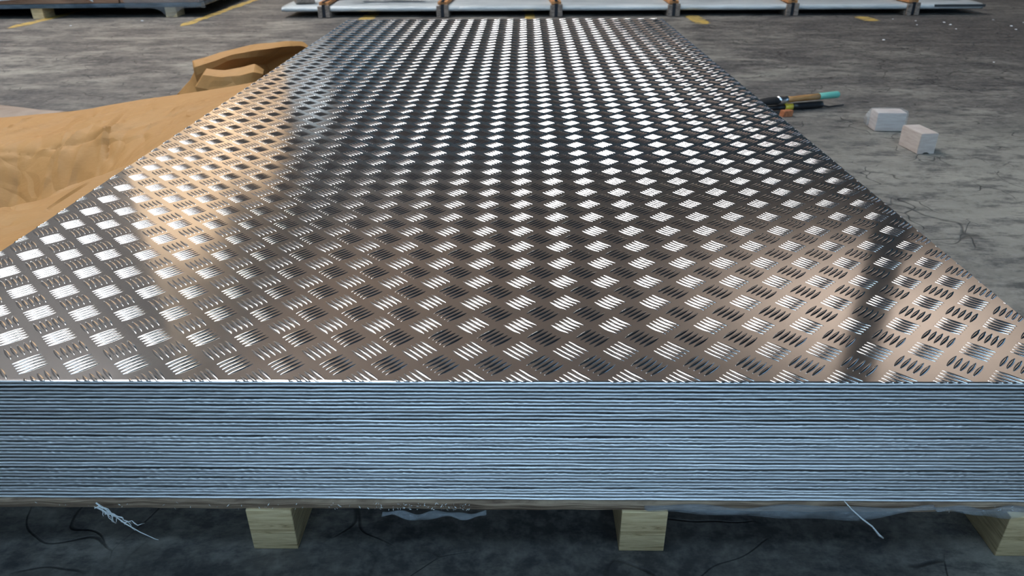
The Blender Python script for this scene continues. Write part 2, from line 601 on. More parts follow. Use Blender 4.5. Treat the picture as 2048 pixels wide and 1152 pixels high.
def sheet_mesh(k, ztop, top=False):
    """one sheet, its front edge sheared slightly wavy; the cut bars lift the edge of the lower sheets"""
    n = 520
    xs = np.linspace(X0, X1, n + 1)
    rg = np.random.default_rng(100 + k)
    if top:
        yoff, amp, zamp, bump = 0.0, 0.00012, 0.00004, 0.0
    else:
        yoff = rg.uniform(-0.0006, 0.0006)
        amp = rg.uniform(0.00005, 0.0003)
        zamp = rg.uniform(0.0000, 0.00022)
        bump = rg.choice([0, 0, 0.00035, 0.0008])
    yy = yoff + amp * (np.sin(xs * rg.uniform(8, 20) + rg.uniform(0, 6)) + np.sin(xs * rg.uniform(40, 90) + rg.uniform(0, 6))
                       + 0.6 * np.sin(xs * rg.uniform(150, 300)))
    zz = zamp * (np.sin(xs * rg.uniform(6, 14) + rg.uniform(0, 6)) + np.sin(xs * rg.uniform(30, 60) + rg.uniform(0, 6)))
    lip = np.zeros_like(xs)
    if not top:
        ph = rg.uniform(0, 1)
        u = ((xs / PER + ph) % 1.0)
        within = np.clip(1 - np.abs(u - 0.5) / 0.36, 0, 1) ** 0.5
        bars = np.maximum(0, np.cos((xs / PER + ph) * 2 * math.pi * 5.6))
        lip = bump * within * bars
        if k in (8, 11, 17, 24):                     # sheets with a rolled, wavy burr
            lip += 0.0007 * np.clip(np.sin(xs * 31 + k) + 0.7 * np.sin(xs * 83 + 2 * k) - 0.2, 0, 1)
    lip = np.minimum(lip, 0.0009)
    zt = ztop + zz * (0 if top else 1)
    zb = ztop - TS + zz
    prof = [(0.012, zb), (0.0008, zb), (0.0001, zb + 0.0005), (0.0, zb + 0.0013), (0.0003, zt + lip - 0.0006), (0.0010, zt + lip), (0.0035, zt + lip * 0.4), (0.012, zt)]
    P = np.zeros((len(prof), n + 1, 3))
    for i, (dy, z) in enumerate(prof):
        P[i, :, 0] = xs
        P[i, :, 1] = yy * (1 if dy < 0.01 else 0) + dy
        P[i, :, 2] = z
    v = P.reshape(-1, 3).tolist()
    f = []
    m_ = n + 1
    for i in range(len(prof) - 1):
        for j in range(n):
            f.append((i * m_ + j, i * m_ + j + 1, (i + 1) * m_ + j + 1, (i + 1) * m_ + j))
    # rest of the sheet: bottom, top, sides, far end
    b0 = len(v)
    v += [(X0, LEN, ztop - TS), (X1, LEN, ztop - TS), (X1, LEN, ztop), (X0, LEN, ztop)]
    f.append((b0, b0 + 1) + tuple(range(n, -1, -1)))
    last = (len(prof) - 1) * m_
    ft = len(f)
    f.append((b0 + 2, b0 + 3) + tuple(range(last, last + n + 1)))
    f.append((b0, b0 + 3, b0 + 2, b0 + 1))
    f.append(tuple(i * m_ for i in range(len(prof))) + (b0 + 3, b0))
    f.append((b0 + 1, b0 + 2) + tuple(i * m_ + n for i in range(len(prof) - 1, -1, -1)))
    me = mesh_from('aluminium_sheet', v, f)
    sm = np.zeros(len(f), bool)
    sm[:(len(prof) - 1) * n] = True
    me.polygons.foreach_set('use_smooth', sm)
    me.materials.append(M['edge'])
    me.materials.append(M['alu'])
    mi = np.zeros(len(f), int)
    mi[ft] = 1
    mi[5 * n:7 * n] = 1
    me.polygons.foreach_set('material_index', mi)
    return me


for k in range(1, NS):
    zt = TOP - k * PITCHZ
    pos = 'lowest' if k == NS - 1 else ordinal(k + 1)
    lab = ('aluminium tread plate sheet at the very bottom of the stack, on the board' if k == NS - 1
           else 'aluminium tread plate sheet, %s from the top of the stack' % pos)
    link('aluminium_sheet', sheet_mesh(k, zt), label=lab, cat='metal sheet', group='stacked aluminium sheets')

plate = link('tread_plate', None, loc=(0, 0, TOP - TS), label='bright five-bar aluminium tread plate lying on top of the stack', cat='metal sheet',
             group='stacked aluminium sheets')
me = sheet_mesh(0, TS, True)
link('plate', me, parent=plate)

# raised lens-shaped bars
BAR_A, BAR_B, BAR_H, BAR_PITCH = 0.0143, 0.0021, 0.00100, 0.0061


def bar_template(nu, nv):
    us = np.sin(np.linspace(-math.pi / 2, math.pi / 2, nu + 1))
    us = 0.45 * us + 0.55 * np.linspace(-1, 1, nu + 1)
    v, f = [(-BAR_A, 0, -2e-5)], []
    rows = []
    for u in us[1:-1]:
        wd = BAR_B * (1 - u * u) ** 0.85
        hh = BAR_H * (1 - abs(u) ** 2.6) ** 0.8
        row = []
        for t in np.linspace(-1, 1, nv + 1):
            row.append(len(v))
            v.append((u * BAR_A, wd * t, hh * (1 - t * t) ** 0.9 - 2e-5))
        rows.append(row)
    tip = len(v)
    v.append((BAR_A, 0, -2e-5))
    for j in range(nv):
        f.append((0, rows[0][j + 1], rows[0][j]))
        f.append((tip, rows[-1][j], rows[-1][j + 1]))
    for a, b in zip(rows[:-1], rows[1:]):
        for j in range(nv):
            f.append((a[j], a[j + 1], b[j + 1], b[j]))
    f = [t[::-1] for t in f]
    ntop = len(f)
    f.append((0,) + tuple(r[-1] for r in rows) + (tip,) + tuple(r[0] for r in reversed(rows)))
    f = [t for t in f]
    return np.array(v), f, ntop


bars = []                                # (x, y, angle)
s2 = math.sqrt(0.5)
for j in range(-1, 50):
    for i in range(-1, 26):
        for kind_, ox, oy, ang in ((0, 0.395, 0.085, -math.pi / 4), (1, 0.885, 0.585, math.pi / 4)):
            cx, cy = X0 + (i + ox) * PER, (j + oy) * PER
            nx, ny = -math.sin(ang), math.cos(ang)
            for b in range(-2, 3):
                x, y = cx + nx * b * BAR_PITCH, cy + ny * b * BAR_PITCH
                bars.append((x, y, ang + RNG.normal(0, 0.012)))
EX, EY = BAR_A * s2 + BAR_B, BAR_A * s2 + BAR_B


def inside(b): return X0 + EX < b[0] < X1 - EX and EY < b[1] < LEN - EY
def outside(b): return b[0] < X0 - EX or b[0] > X1 + EX or b[1] < -EY or b[1] > LEN + EY


bars = [b for b in bars if not outside(b)]


def frame_xy(x, y, z=TOP):
    d = Vector((x, y, z)) - CAM
    zz = d.dot(fw)
    return 1024 + 1462.8 * d.dot(rt) / zz, 576 - 1462.8 * d.dot(up) / zz, zz


near = []
for n_, b in enumerate(bars):
    px, py, zz = frame_xy(b[0], max(b[1], 0.004))
    if -15 < px < 2063 and b[1] > -0.006:
        near.append((zz, n_))
near.sort()
near_ids = {n_ for _, n_ in near[:300]}


def clip_bm(bm, planes):
    for co, no in planes:
        r = bmesh.ops.bisect_plane(bm, geom=bm.verts[:] + bm.edges[:] + bm.faces[:], plane_co=co, plane_no=no, clear_outer=True)
        ed = [g for g in r['geom_cut'] if isinstance(g, bmesh.types.BMEdge) and g.is_valid and g.is_boundary]
        if ed:
            bmesh.ops.edgeloop_fill(bm, edges=ed)


EDGES = [((X0, 0, 0), (-1, 0, 0)), ((X1, 0, 0), (1, 0, 0)), ((0, 0.0002, 0), (0, -1, 0)), ((0, LEN, 0), (0, 1, 0))]
HV, HF, HTOP = bar_template(14, 6)
LV, LF, LTOP = bar_template(9, 4)


def place(V, b):
    c_, s_ = math.cos(b[2]), math.sin(b[2])
    R = V.copy()
    R[:, 0] = V[:, 0] * c_ - V[:, 1] * s_ + b[0]
    R[:, 1] = V[:, 0] * s_ + V[:, 1] * c_ + b[1]
    return R


def smooth_tops(me):
    nz = np.zeros(len(me.polygons) * 3)
    me.polygons.foreach_get('normal', nz)
    me.polygons.foreach_set('use_smooth', nz.reshape(-1, 3)[:, 2] > 0.05)


bar_me = mesh_from('tread_bar', HV, HF, True)
bar_me.polygons[len(HF) - 1].use_smooth = False
bar_me.materials.append(M['bar'])
allv, allf, cut_v, cut_f, base, cbase = [], [], [], [], 0, 0
for n_, b in enumerate(bars):
    if n_ in near_ids:
        if inside(b):
            o = link('tread_bar', bar_me, parent=plate, loc=(b[0], b[1], TS))
            o.rotation_euler = (0, 0, b[2])
        else:
            bm = bmesh.new()
            vs = [bm.verts.new(p) for p in place(HV, b)]
            for f in HF: bm.faces.new([vs[i] for i in f])
            clip_bm(bm, EDGES)
            if len(bm.faces) == 0:
                bm.free()
                continue
            bmesh.ops.translate(bm, verts=bm.verts, vec=(-b[0], -b[1], 0))
            me = bm_mesh('tread_bar', bm)
            smooth_tops(me)
            link('tread_bar', me, M['bar'], parent=plate, loc=(b[0], b[1], TS))
    elif inside(b):
        allv.append(place(LV, b))
        allf += [tuple(i + base for i in f) for f in LF[:LTOP]]
        base += len(LV)
    else:
        cut_v.append(place(LV, b))
        cut_f += [tuple(i + cbase for i in f) for f in LF]
        cbase += len(LV)
bm = bmesh.new()
vs = [bm.verts.new(p) for p in np.concatenate(cut_v)]
for f in cut_f: bm.faces.new([vs[i] for i in f])
clip_bm(bm, EDGES)
me_cut = bm_mesh('cut_bars', bm)
nv_ = len(me_cut.vertices)
cv = np.zeros(nv_ * 3)
me_cut.vertices.foreach_get('co', cv)
allv.append(cv.reshape(-1, 3))
allf += [tuple(i + base for i in p.vertices) for p in me_cut.polygons]
me = bpy.data.meshes.new('tread_bars')
me.from_pydata(np.concatenate(allv).tolist(), [], allf)
me.update()
smooth_tops(me)
link('tread_bar_field', me, M['bar'], parent=plate, loc=(0, 0, TS), kind='stuff')
bpy.data.meshes.remove(me_cut)

# ---- what the stack stands on -----------------------------------------------
ZB = TOP - (NS - 1) * PITCHZ - TS        # underside of the lowest sheet
BH = 0.0575                              # bearer height


def ragged_slab(name, y_front, z0, z1, x0, x1, amp, seed, n=260, back=LEN):
    rg = np.random.default_rng(seed)
    xs = np.linspace(x0, x1, n + 1)
    w_ = sum(rg.uniform(.3, 1) * np.sin(xs * fr + rg.uniform(0, 6)) for fr in (7, 19, 43, 110))
    yy = y_front + amp * w_
    za = z0 + 0.0004 * (1 + np.sin(xs * 23 + seed)) * (amp > 0.001)
    P = np.zeros((6, n + 1, 3))
    for i, (y, z) in enumerate(((back, z0), (None, za), (None, (z0 + z1) / 2), (None, z1), (back, z1), (back, z0))):
        P[i, :, 0] = xs
        P[i, :, 1] = (yy - (0.0008 if i == 2 else 0)) if y is None else y
        P[i, :, 2] = z
    return grid_mesh(name, P, False)


link('base_board', ragged_slab('base_board', 0.001, BH, BH + 0.0075, -0.64, 0.64, 0.0006, 3), M['rough_board'],
     label='thin brown base board under the stack of aluminium sheets', cat='board')
link('underlay_paper', ragged_slab('underlay_paper', -0.002, BH + 0.0078, ZB - 0.0009, -0.635, 0.635, 0.0014, 5), M['rough_board'],
     label='ragged brown paper underlay between base board and lowest sheet', cat='paper')
for k, (bx, where) in enumerate(((-0.63, 'beyond the left frame edge'), (-0.2239, 'left of the middle'), (0.1786, 'right of the middle'),
                                 (0.5856, 'at the right front corner'))):
    lab = {0: 'leftmost pine bearer under the base board, along its left edge', 1: 'pine bearer under the base board, below the frayed white strand',
           2: 'pine bearer under the base board, beside the hanging clear film', 3: 'rightmost pine bearer under the base board, at the right corner'}[k]
    bm = bmesh.new()
    add_box(bm, 0, 0.0492, 0, LEN + 0.01, 0, BH, 0.0012)
    o = link('wood_bearer', bm_mesh('wood_bearer', bm), M['pine_wood'], loc=(bx, -0.002 if k != 3 else -0.006, 0), label=lab, cat='wood beam', group='bearers under the stack')

# clear film hanging from under the stack
def film_skirt(name, x0, x1, ztop_, drop, seed, lab):
    rg = np.random.default_rng(seed)
    n, r = 70, 7
    P = np.zeros((r, n + 1, 3))
    for j in range(n + 1):
        s = j / n
        x = x0 + (x1 - x0) * s
        d = drop * (math.sin(math.pi * s) ** 0.5) * (0.75 + 0.25 * math.sin(s * 9 + seed)) + 0.0005
        for i in range(r):
            t = i / (r - 1)
            P[i, j] = (x, -0.0075 - 0.005 * math.sin(t * 2.4) - 0.0015 * math.sin(s * 23 + t * 3), ztop_ + 0.002 * math.sin(s * 14) - d * t)
    o = link(name, grid_mesh(name, P), M['film2'], label=lab, cat='plastic film')
    solidify(o, 0.0004)


film_skirt('clear_film', 0.20, 0.50, ZB + 0.001, 0.017, 2, 'clear plastic film sagging below the stack, right of the middle bearer')
film_skirt('clear_film', -0.075, 0.035, BH + 0.004, 0.007, 5, 'short clear plastic film drooping below the base board at centre')
film_skirt('clear_film', 0.50, 0.66, ZB + 0.001, 0.013, 9, 'clear plastic film over the right corner bearer')


# frayed strands
def strand(pts, r):
    return tube_mesh('strand', pts, r, 6)


root = link('frayed_strand', None, loc=(-0.365, -0.008, 0.07), label='frayed pale plastic strand hanging from the board at left', cat='strap')
rg = random.Random(4)
base_ = Vector((-0.365, -0.008, 0.07))
main = [(-0.376, -0.010, 0.0745), (-0.362, -0.014, 0.066), (-0.347, -0.018, 0.054), (-0.332, -0.02, 0.043), (-0.318, -0.02, 0.033), (-0.315, -0.02, 0.032)]
link('strand', strand([Vector(p) - base_ for p in main], [.0009, .0008, .0007, .0005, .0004, .0003]), M['strand_plastic'], parent=root)
for (a, b) in (((-0.350, 0.056), (-0.329, 0.050)), ((-0.366, 0.066), (-0.358, 0.052)), ((-0.372, 0.073), (-0.352, 0.062)), ((-0.36, 0.064), (-0.343, 0.055)),
               ((-0.374, 0.074), (-0.359, 0.069)), ((-0.365, 0.068), (-0.346, 0.060))):
    pts = []
    for i in range(6):
        t = i / 5
        pts.append(Vector((a[0] + (b[0] - a[0]) * t + rg.uniform(-.0012, .0012), -0.016 + rg.uniform(-.002, .002), a[1] + (b[1] - a[1]) * t + rg.uniform(-.0012, .0012))) - base_)
    link('strand', strand(pts, [.0004, .0006, .0004, .0007, .0004, .0002]), M['strand_plastic'], parent=root)
for q_ in range(16):
    t0_ = rg.uniform(0, .55)
    p0_ = Vector((-0.376 + .058 * t0_, -0.015, 0.0745 - .042 * t0_))
    dr = Vector((rg.uniform(-.004, .012), rg.uniform(-.004, .002), rg.uniform(-.010, .004)))
    pts = [p0_ + dr * k_ / 3 + Vector((rg.uniform(-.0008, .0008), 0, rg.uniform(-.0008, .0008))) - base_ for k_ in range(4)]
    link('strand', tube_mesh('strand', pts, [.0003, .0005, .0003, .0002], 4), M['strand_plastic'], parent=root)
pts = [(0.405, -0.009, 0.082), (0.414, -0.013, 0.073), (0.425, -0.015, 0.063), (0.437, -0.017, 0.054), (0.446, -0.018, 0.043), (0.4515, -0.018, 0.0385)]
link('white_strand', strand(pts, [.0004, .0007, .0009, .0009, .0013, .0009]), M['strand_plastic'],
     label='single white plastic strand hanging below the stack at right', cat='strap')

# plastic shreds caught between board and sheets
v, f = [], []
rg = random.Random(11)
for i in range(150):
    if i < 90: x = rg.uniform(-0.085, 0.02)
    else: x = rg.choice([rg.uniform(-0.45, -0.1), rg.uniform(0.5, 0.6), rg.uniform(-0.27, -0.08)])
    c_ = Vector((x, -0.0065, rg.uniform(BH + 0.006, ZB + 0.001)))
    d1 = Vector((rg.uniform(-1, 1), rg.uniform(-.5, .2), rg.uniform(-1, 1))).normalized() * rg.uniform(.0006, .0024)
    d2 = Vector((rg.uniform(-1, 1), rg.uniform(-.5, .2), rg.uniform(-1, 1))).normalized() * rg.uniform(.0001, .0004)
    b_ = len(v)
    d3 = d1.cross(d2).normalized() * 0.0003
    v += [c_ - d1, c_ + d2 + d3, c_ + d1, c_ - d2 - d3]
    f += [(b_, b_ + 1, b_ + 2), (b_, b_ + 2, b_ + 3)]
link('plastic_shreds', mesh_from('plastic_shreds', v, f), M['strand_plastic'], label='tiny pale plastic shreds stuck along the base board edge', cat='plastic shreds', kind='stuff')

# ----------------------------------------------------------------------------
# kraft paper pulled off to the left
# ----------------------------------------------------------------------------
CTL = np.array([(-.652, 1.385, .212), (-.841, 1.346, .19), (-1.05, 1.305, .165), (-1.302, 1.312, .14), (-1.9, 1.33, .10),
                (-.699, 1.221, .205), (-.887, 1.059, .166), (-1.13, 1.034, .128), (-.711, .913, .19), (-1.005, 1.025, .125),
                (-1.10, .95, .018), (-.98, .92, .028), (-.87, .93, .07), (-.853, .84, .045), (-.80, .88, .115), (-.905, .745, .02), (-.679, .719, .192), (-.789, 1.132, .182), (-1.086, 1.148, .142),
                (-.64, .15, .213), (-.64, .4, .214), (-.64, .7, .214), (-.64, 1.0, .214), (-.64, 1.25, .214), (-.755, .45, .195), (-.83, .57, .115), (-.83, .40, .15),
                (-.775, .69, .14), (-.725, .68, .18), (-1.0, .4, .03), (-1.3, .7, .005), (-1.6, 1.0, .03), (-1.3, 1.0, .085), (-1.6, 1.2, .10), (-.9, .2, .05),
                (-1.9, .9, .01), (-1.9, .1, .005), (-1.3, .1, .005)])


def tps_fit(P, lam=2e-4):
    n = len(P)
    d = np.linalg.norm(P[:, None, :2] - P[None, :, :2], axis=2)
    K = np.where(d > 0, d * d * np.log(d + 1e-12), 0)
    A = np.zeros((n + 3, n + 3))
    A[:n, :n] = K + lam * np.eye(n)
    A[:n, n] = 1
    A[:n, n + 1:] = P[:, :2]
    A[n:, :n] = A[:n, n:].T
    s = np.linalg.solve(A, np.concatenate([P[:, 2], np.zeros(3)]))

    def ev(X, Y):
        d = np.sqrt((X[..., None] - P[:, 0]) ** 2 + (Y[..., None] - P[:, 1]) ** 2)
        K = np.where(d > 0, d * d * np.log(d + 1e-12), 0)
        return K @ s[:n] + s[n] + s[n + 1] * X + s[n + 2] * Y
    return ev


def seg_crease(X, Y, a, b, wdt, amp):
    a, b = np.array(a), np.array(b)
    d = b - a
    L2 = d @ d
    t = ((X - a[0]) * d[0] + (Y - a[1]) * d[1]) / L2
    tc = np.clip(t, 0, 1)
    dist = np.hypot(X - a[0] - tc * d[0], Y - a[1] - tc * d[1])
    return 1.15 * amp * np.exp(-(dist / wdt)) * np.clip(1.1 - tc, 0.1, 1)


def paper_noise(X, Y, sc, seed):
    out = np.zeros_like(X)
    for idx in np.ndindex(X.shape):
        out[idx] = noise.noise(Vector((X[idx] * sc, Y[idx] * sc, seed)))
    return out


ev = tps_fit(CTL)
nx_, ny_ = 300, 260
S, T_ = np.meshgrid(np.linspace(0, 1, nx_), np.linspace(0, 1, ny_))
XX = -1.75 + S * (1.75 - 0.632)
ridge_y = np.interp(XX, [-1.9, -1.302, -1.05, -.841, -.652, -.62], [1.33, 1.312, 1.305, 1.346, 1.385, 1.39])
YY = 0.12 + T_ * (ridge_y - 0.12)
HH = ev(XX, YY)
n1 = paper_noise(XX, YY, 9, 1.3)
n2 = paper_noise(XX, YY, 24, 4.1)
n3 = paper_noise(XX + 0.02 * n1, YY * 0.6, 14, 8.7)
edge_w = np.clip((-0.645 - XX) / 0.06, 0, 1) * np.clip((ridge_y - YY) / 0.05, 0.15, 1)
HH += edge_w * (0.005 * n1 - 0.001 * np.abs(n2) - 0.005 * np.exp(-np.abs(n3) * 14) * np.clip(n1 + 0.35, 0, 1))
C0 = (-0.887, 1.059)
for (ex, ey, wd, am) in ((-1.02, 1.045, .006, -.010), (-1.0, 1.17, .012, .006), (-0.82, 1.24, .010, .005), (-0.80, 1.10, .008, -.007), (-0.75, 1.02, .012, .004),
                         (-0.79, 0.90, .012, -.006), (-0.87, 0.90, .012, .006), (-0.93, 1.28, .012, .005), (-1.15, 1.14, .012, .004)):
    HH += edge_w * seg_crease(XX, YY, C0, (ex, ey), wd, am)
for (a, b, wd, am) in (((-0.745, 1.145), (-0.80, 1.10), .008, -.006), ((-0.745, 1.145), (-0.70, 1.17), .006, .005), ((-0.745, 1.145), (-0.76, 1.25), .008, .004),
                       ((-1.02, 1.045), (-1.10, 1.03), .010, .007), ((-1.06, 1.04), (-1.2, 1.0), .010, -.007), ((-1.0, .98), (-1.02, .86), .014, .008),
                       ((-.93, .98), (-.90, .84), .014, -.007), ((-.82, .95), (-.80, .80), .012, .006)):
    HH += edge_w * seg_crease(XX, YY, a, b, wd, am)
rgp = random.Random(17)
for _ in range(110):
    ax, ay = rgp.uniform(-1.35, -.66), rgp.uniform(.55, 1.36)
    an = rgp.gauss(1.25, .55)
    ln_ = rgp.uniform(.06, .26)
    HH += edge_w * seg_crease(XX, YY, (ax, ay), (ax + ln_ * math.cos(an), ay + ln_ * math.sin(an)), rgp.uniform(.004, .010), rgp.choice([-1, 1]) * rgp.uniform(.002, .0062))
low = np.clip((1.06 - YY) / 0.25, 0, 1) ** 1.5 * np.clip((-0.70 - XX) / 0.06, 0, 1)
HH += edge_w * low * (0.014 * np.abs(np.sin(XX * 24 + 1.5 * n1)) + 0.005 * np.abs(np.sin(XX * 57 + YY * 16 + 3 * n1)))
jag = 0.012 * np.sin(XX * 90) + 0.008 * np.sin(XX * 170 + 1)
HH -= edge_w * 0.005 * np.exp(-np.abs(YY - (1.045 + 0.15 * jag)) / 0.007) * np.clip((-0.93 - XX) / 0.05, 0, 1)
HH = np.maximum(HH, 0.003 + 0.002 * n2)
HH = np.where(XX > -0.66, np.minimum(HH, TOP - 0.006), HH)
rows = [np.stack([XX, YY, HH], -1)]
for dy, fz in ((0.012, 0.97), (0.026, 0.86), (0.038, 0.68), (0.045, 0.45), (0.05, 0.2), (0.055, 0.012)):
    rows.append(np.stack([XX[-1], YY[-1] + dy + 0.004 * n1[-1], HH[-1] * fz + 0.001], -1)[None])
P = np.concatenate(rows)
me_ = grid_mesh('kraft_paper_wrap', P)
me_.set_sharp_from_angle(angle=math.radians(24))
o = link('kraft_paper_wrap', me_, M['kraft'], label='large creased brown kraft paper sheet draped off the left side of the stack',
         cat='wrapping paper')
solidify(o, 0.0006)


def paper_fold(name, net, k, parent, base, jitter=0.004):
    A = np.asarray(net, float)
    kr = 5                                          # straight between the rows, so that folds keep a crease
    A = np.array([A[i] + (A[i + 1] - A[i]) * t / kr for i in range(len(A) - 1) for t in range(kr)] + [A[-1]])
    cols = []
    for j in range(A.shape[1] - 1):
        p0, p1, p2, p3 = A[:, max(j - 1, 0)], A[:, j], A[:, j + 1], A[:, min(j + 2, A.shape[1] - 1)]
        for t in np.arange(k) / k:
            lin = p1 + (p2 - p1) * t
            cr = 0.5 * ((2 * p1) + (-p0 + p2) * t + (2 * p0 - 5 * p1 + 4 * p2 - p3) * t * t + (-p0 + 3 * p1 - 3 * p2 + p3) * t ** 3)
            cols.append(0.45 * lin + 0.55 * cr)
    cols.append(A[:, -1])
    P = np.array(cols).transpose(1, 0, 2)
    for idx in np.ndindex(P.shape[:2]):
        p = Vector(P[idx])
        n_ = noise.noise_vector(p * 14) * jitter
        P[idx] += np.array(n_)
    P[..., 2] = np.maximum(P[..., 2], 0.002)
    P -= np.array(base)
    me_ = grid_mesh(name, P)
    me_.set_sharp_from_angle(angle=math.radians(22))
    o = link(name, me_, M['kraft'], parent=parent)
    solidify(o, 0.0006)
    return o


bb = (-0.9, 1.95, 0.0)
root = link('kraft_paper_bunch', None, loc=bb, label='crumpled and folded brown kraft paper bunch behind the draped sheet', cat='wrapping paper')
paper_fold('upper_fold', [
    [(-1.06, 2.10, 0.0), (-0.97, 2.12, 0.0), (-0.90, 2.18, 0.0), (-0.82, 2.24, 0.0), (-0.76, 2.30, 0.0), (-0.72, 2.30, 0.0)],
    [(-1.055, 2.02, 0.10), (-0.96, 2.03, 0.13), (-0.89, 2.11, 0.14), (-0.80, 2.18, 0.14), (-0.74, 2.24, 0.13), (-0.71, 2.24, 0.12)],
    [(-1.039, 1.940, 0.167), (-0.940, 1.940, 0.196), (-0.868, 2.030, 0.202), (-0.785, 2.100, 0.202), (-0.727, 2.170, 0.192), (-0.705, 2.170, 0.177)],
    [(-1.021, 1.900, 0.152), (-0.915, 1.890, 0.187), (-0.844, 1.970, 0.194), (-0.771, 2.050, 0.193), (-0.724, 2.140, 0.182), (-0.702, 2.150, 0.173)],
    [(-1.020, 1.900, 0.126), (-0.905, 1.900, 0.174), (-0.843, 1.980, 0.173), (-0.795, 2.100, 0.161), (-0.741, 2.180, 0.159), (-0.718, 2.190, 0.159)],
    [(-1.025, 1.920, 0.089), (-0.927, 1.940, 0.134), (-0.870, 2.040, 0.131), (-0.85, 2.25, 0.105), (-0.80, 2.34, 0.11), (-0.76, 2.34, 0.12)],
    [(-1.03, 1.95, 0.01), (-0.94, 1.98, 0.03), (-0.88, 2.09, 0.03), (-0.83, 2.20, 0.02), (-0.78, 2.25, 0.03), (-0.74, 2.25, 0.04)]], 9, root, bb)
paper_fold('lower_fold', [
    [(-0.93, 1.86, 0.02), (-0.88, 1.86, 0.02), (-0.83, 1.87, 0.02), (-0.785, 1.87, 0.02), (-0.76, 1.84, 0.03)],
    [(-0.93, 1.835, 0.12), (-0.876, 1.83, 0.12), (-0.826, 1.84, 0.13), (-0.785, 1.84, 0.13), (-0.757, 1.82, 0.12)],
    [(-0.937, 1.800, 0.170), (-0.874, 1.790, 0.167), (-0.825, 1.800, 0.174), (-0.782, 1.800, 0.183), (-0.755, 1.800, 0.164)],
    [(-0.938, 1.760, 0.158), (-0.875, 1.750, 0.155), (-0.819, 1.750, 0.159), (-0.770, 1.750, 0.168), (-0.747, 1.770, 0.155)],
    [(-0.965, 1.750, 0.124), (-0.901, 1.740, 0.114), (-0.836, 1.740, 0.121), (-0.791, 1.750, 0.128), (-0.770, 1.770, 0.133)],
    [(-0.95, 1.77, 0.01), (-0.90, 1.77, 0.01), (-0.84, 1.77, 0.01), (-0.79, 1.78, 0.01), (-0.775, 1.79, 0.01)]], 9, root, bb, 0.003)
paper_fold('side_flap', [
    [(-1.046, 2.00, 0.15), (-1.040, 1.985, 0.12), (-1.035, 1.975, 0.06), (-1.03, 1.97, 0.0)],
    [(-1.09, 2.005, 0.09), (-1.078, 1.99, 0.07), (-1.065, 1.975, 0.05), (-1.06, 1.965, 0.0)],
    [(-1.15, 2.01, 0.04), (-1.13, 1.99, 0.03), (-1.10, 1.98, 0.02), (-1.08, 1.96, 0.0)]], 8, root, bb, 0.002)

n = 40
S, T_ = np.meshgrid(np.linspace(0, 1, n), np.linspace(0, 1, 20))
P = np.stack([-2.2 + S * 0.78, 1.72 + T_ * (0.30 - 0.16 * S ** 2) + 0.02 * np.sin(S * 5), 0.012 + 0.016 * np.sin(T_ * 3.1) * (0.5 + 0.5 * np.sin(S * 7 + 1)) + 0.010 * np.sin(T_ * 3.14)], -1)
o = link('pale_paper_sheet', grid_mesh('pale_paper_sheet', P), M['pale'], label='pale brown paper sheet lying flat on the floor behind the kraft paper at left', cat='wrapping paper')
solidify(o, 0.0015)


# ----------------------------------------------------------------------------
# small things on the floor at right
# ----------------------------------------------------------------------------
def lathe_x(name, prof, seg=16):
    """profile list of (x, r) spun around the x axis"""
    P = np.zeros((len(prof), seg, 3))
    for i, (x, r) in enumerate(prof):
        for k in range(seg):
            a = 2 * math.pi * k / seg
            P[i, k] = (x, r * math.cos(a), r * math.sin(a))
    me = grid_mesh(name, P, True, True)
    return me


root = link('paint_brush', None, loc=(0.85, 1.872, 0.038), label='paint brush with brown wooden handle and teal end lying beside the stack', cat='brush')
root.rotation_euler = (0, 0.0, math.atan2(1.986 - 1.895, 1.163 - 0.932) * 0.95)
dx = 0.0
# bristles: flat fan, ferrule, handle, teal grip
P = np.zeros((6, 16, 3))
for i, (x, wy, wz) in enumerate(((0.0, .016, .005), (0.02, .020, .010), (0.05, .020, .013), (0.07, .017, .013), (0.088, .015, .012), (0.09, .001, .001))):
    for k in range(16):
        a = 2 * math.pi * k / 16
        P[i, k] = (x, wy * math.cos(a), wz * math.sin(a))
link('bristles', grid_mesh('bristles', P, True, True), M['black_bristle'], parent=root)
link('ferrule', lathe_x('ferrule', [(0.083, 0.0), (0.083, .0145), (0.095, .0150), (0.11, .0142), (0.122, .0125), (0.122, 0)]), M['ferrule_steel'], parent=root)
link('handle', lathe_x('handle', [(0.118, 0), (0.118, .0110), (0.15, .0098), (0.20, .0102), (0.258, .0105), (0.258, 0)]), M['brush_handle'], parent=root)
link('handle_end', lathe_x('handle_end', [(0.255, 0), (0.255, .0108), (0.29, .0115), (0.33, .0120), (0.336, .0108), (0.338, 0)]), M['teal_paint'], parent=root)

root = link('black_knife', None, loc=(0.895, 1.898, 0.0125), label='black tool handle with a yellow band lying under the paint brush', cat='hand tool')
root.rotation_euler = (0, 0, math.atan2(1.961 - 1.907, 1.106 - 0.910))
link('handle', lathe_x('handle', [(0.098, 0), (0.098, .0105), (0.12, .0118), (0.20, .0120), (0.214, .0105), (0.218, .005), (0.218, 0)]), M['black_plastic'], parent=root)
link('band', lathe_x('band', [(0.068, 0), (0.068, .0108), (0.098, .0110), (0.098, 0)]), M['yellow_band'], parent=root)
link('shaft', lathe_x('shaft', [(-0.02, 0), (-0.02, .006), (0.03, .0085), (0.068, .0098), (0.068, 0)]), M['black_plastic'], parent=root)
link('cord', tube_mesh('cord', [(0.215, 0, -.004), (0.24, -.004, -.009), (0.27, .004, -.010), (0.31, .010, -.010)], [.003, .0025, .002, .0015]), M['black_plastic'], parent=root)

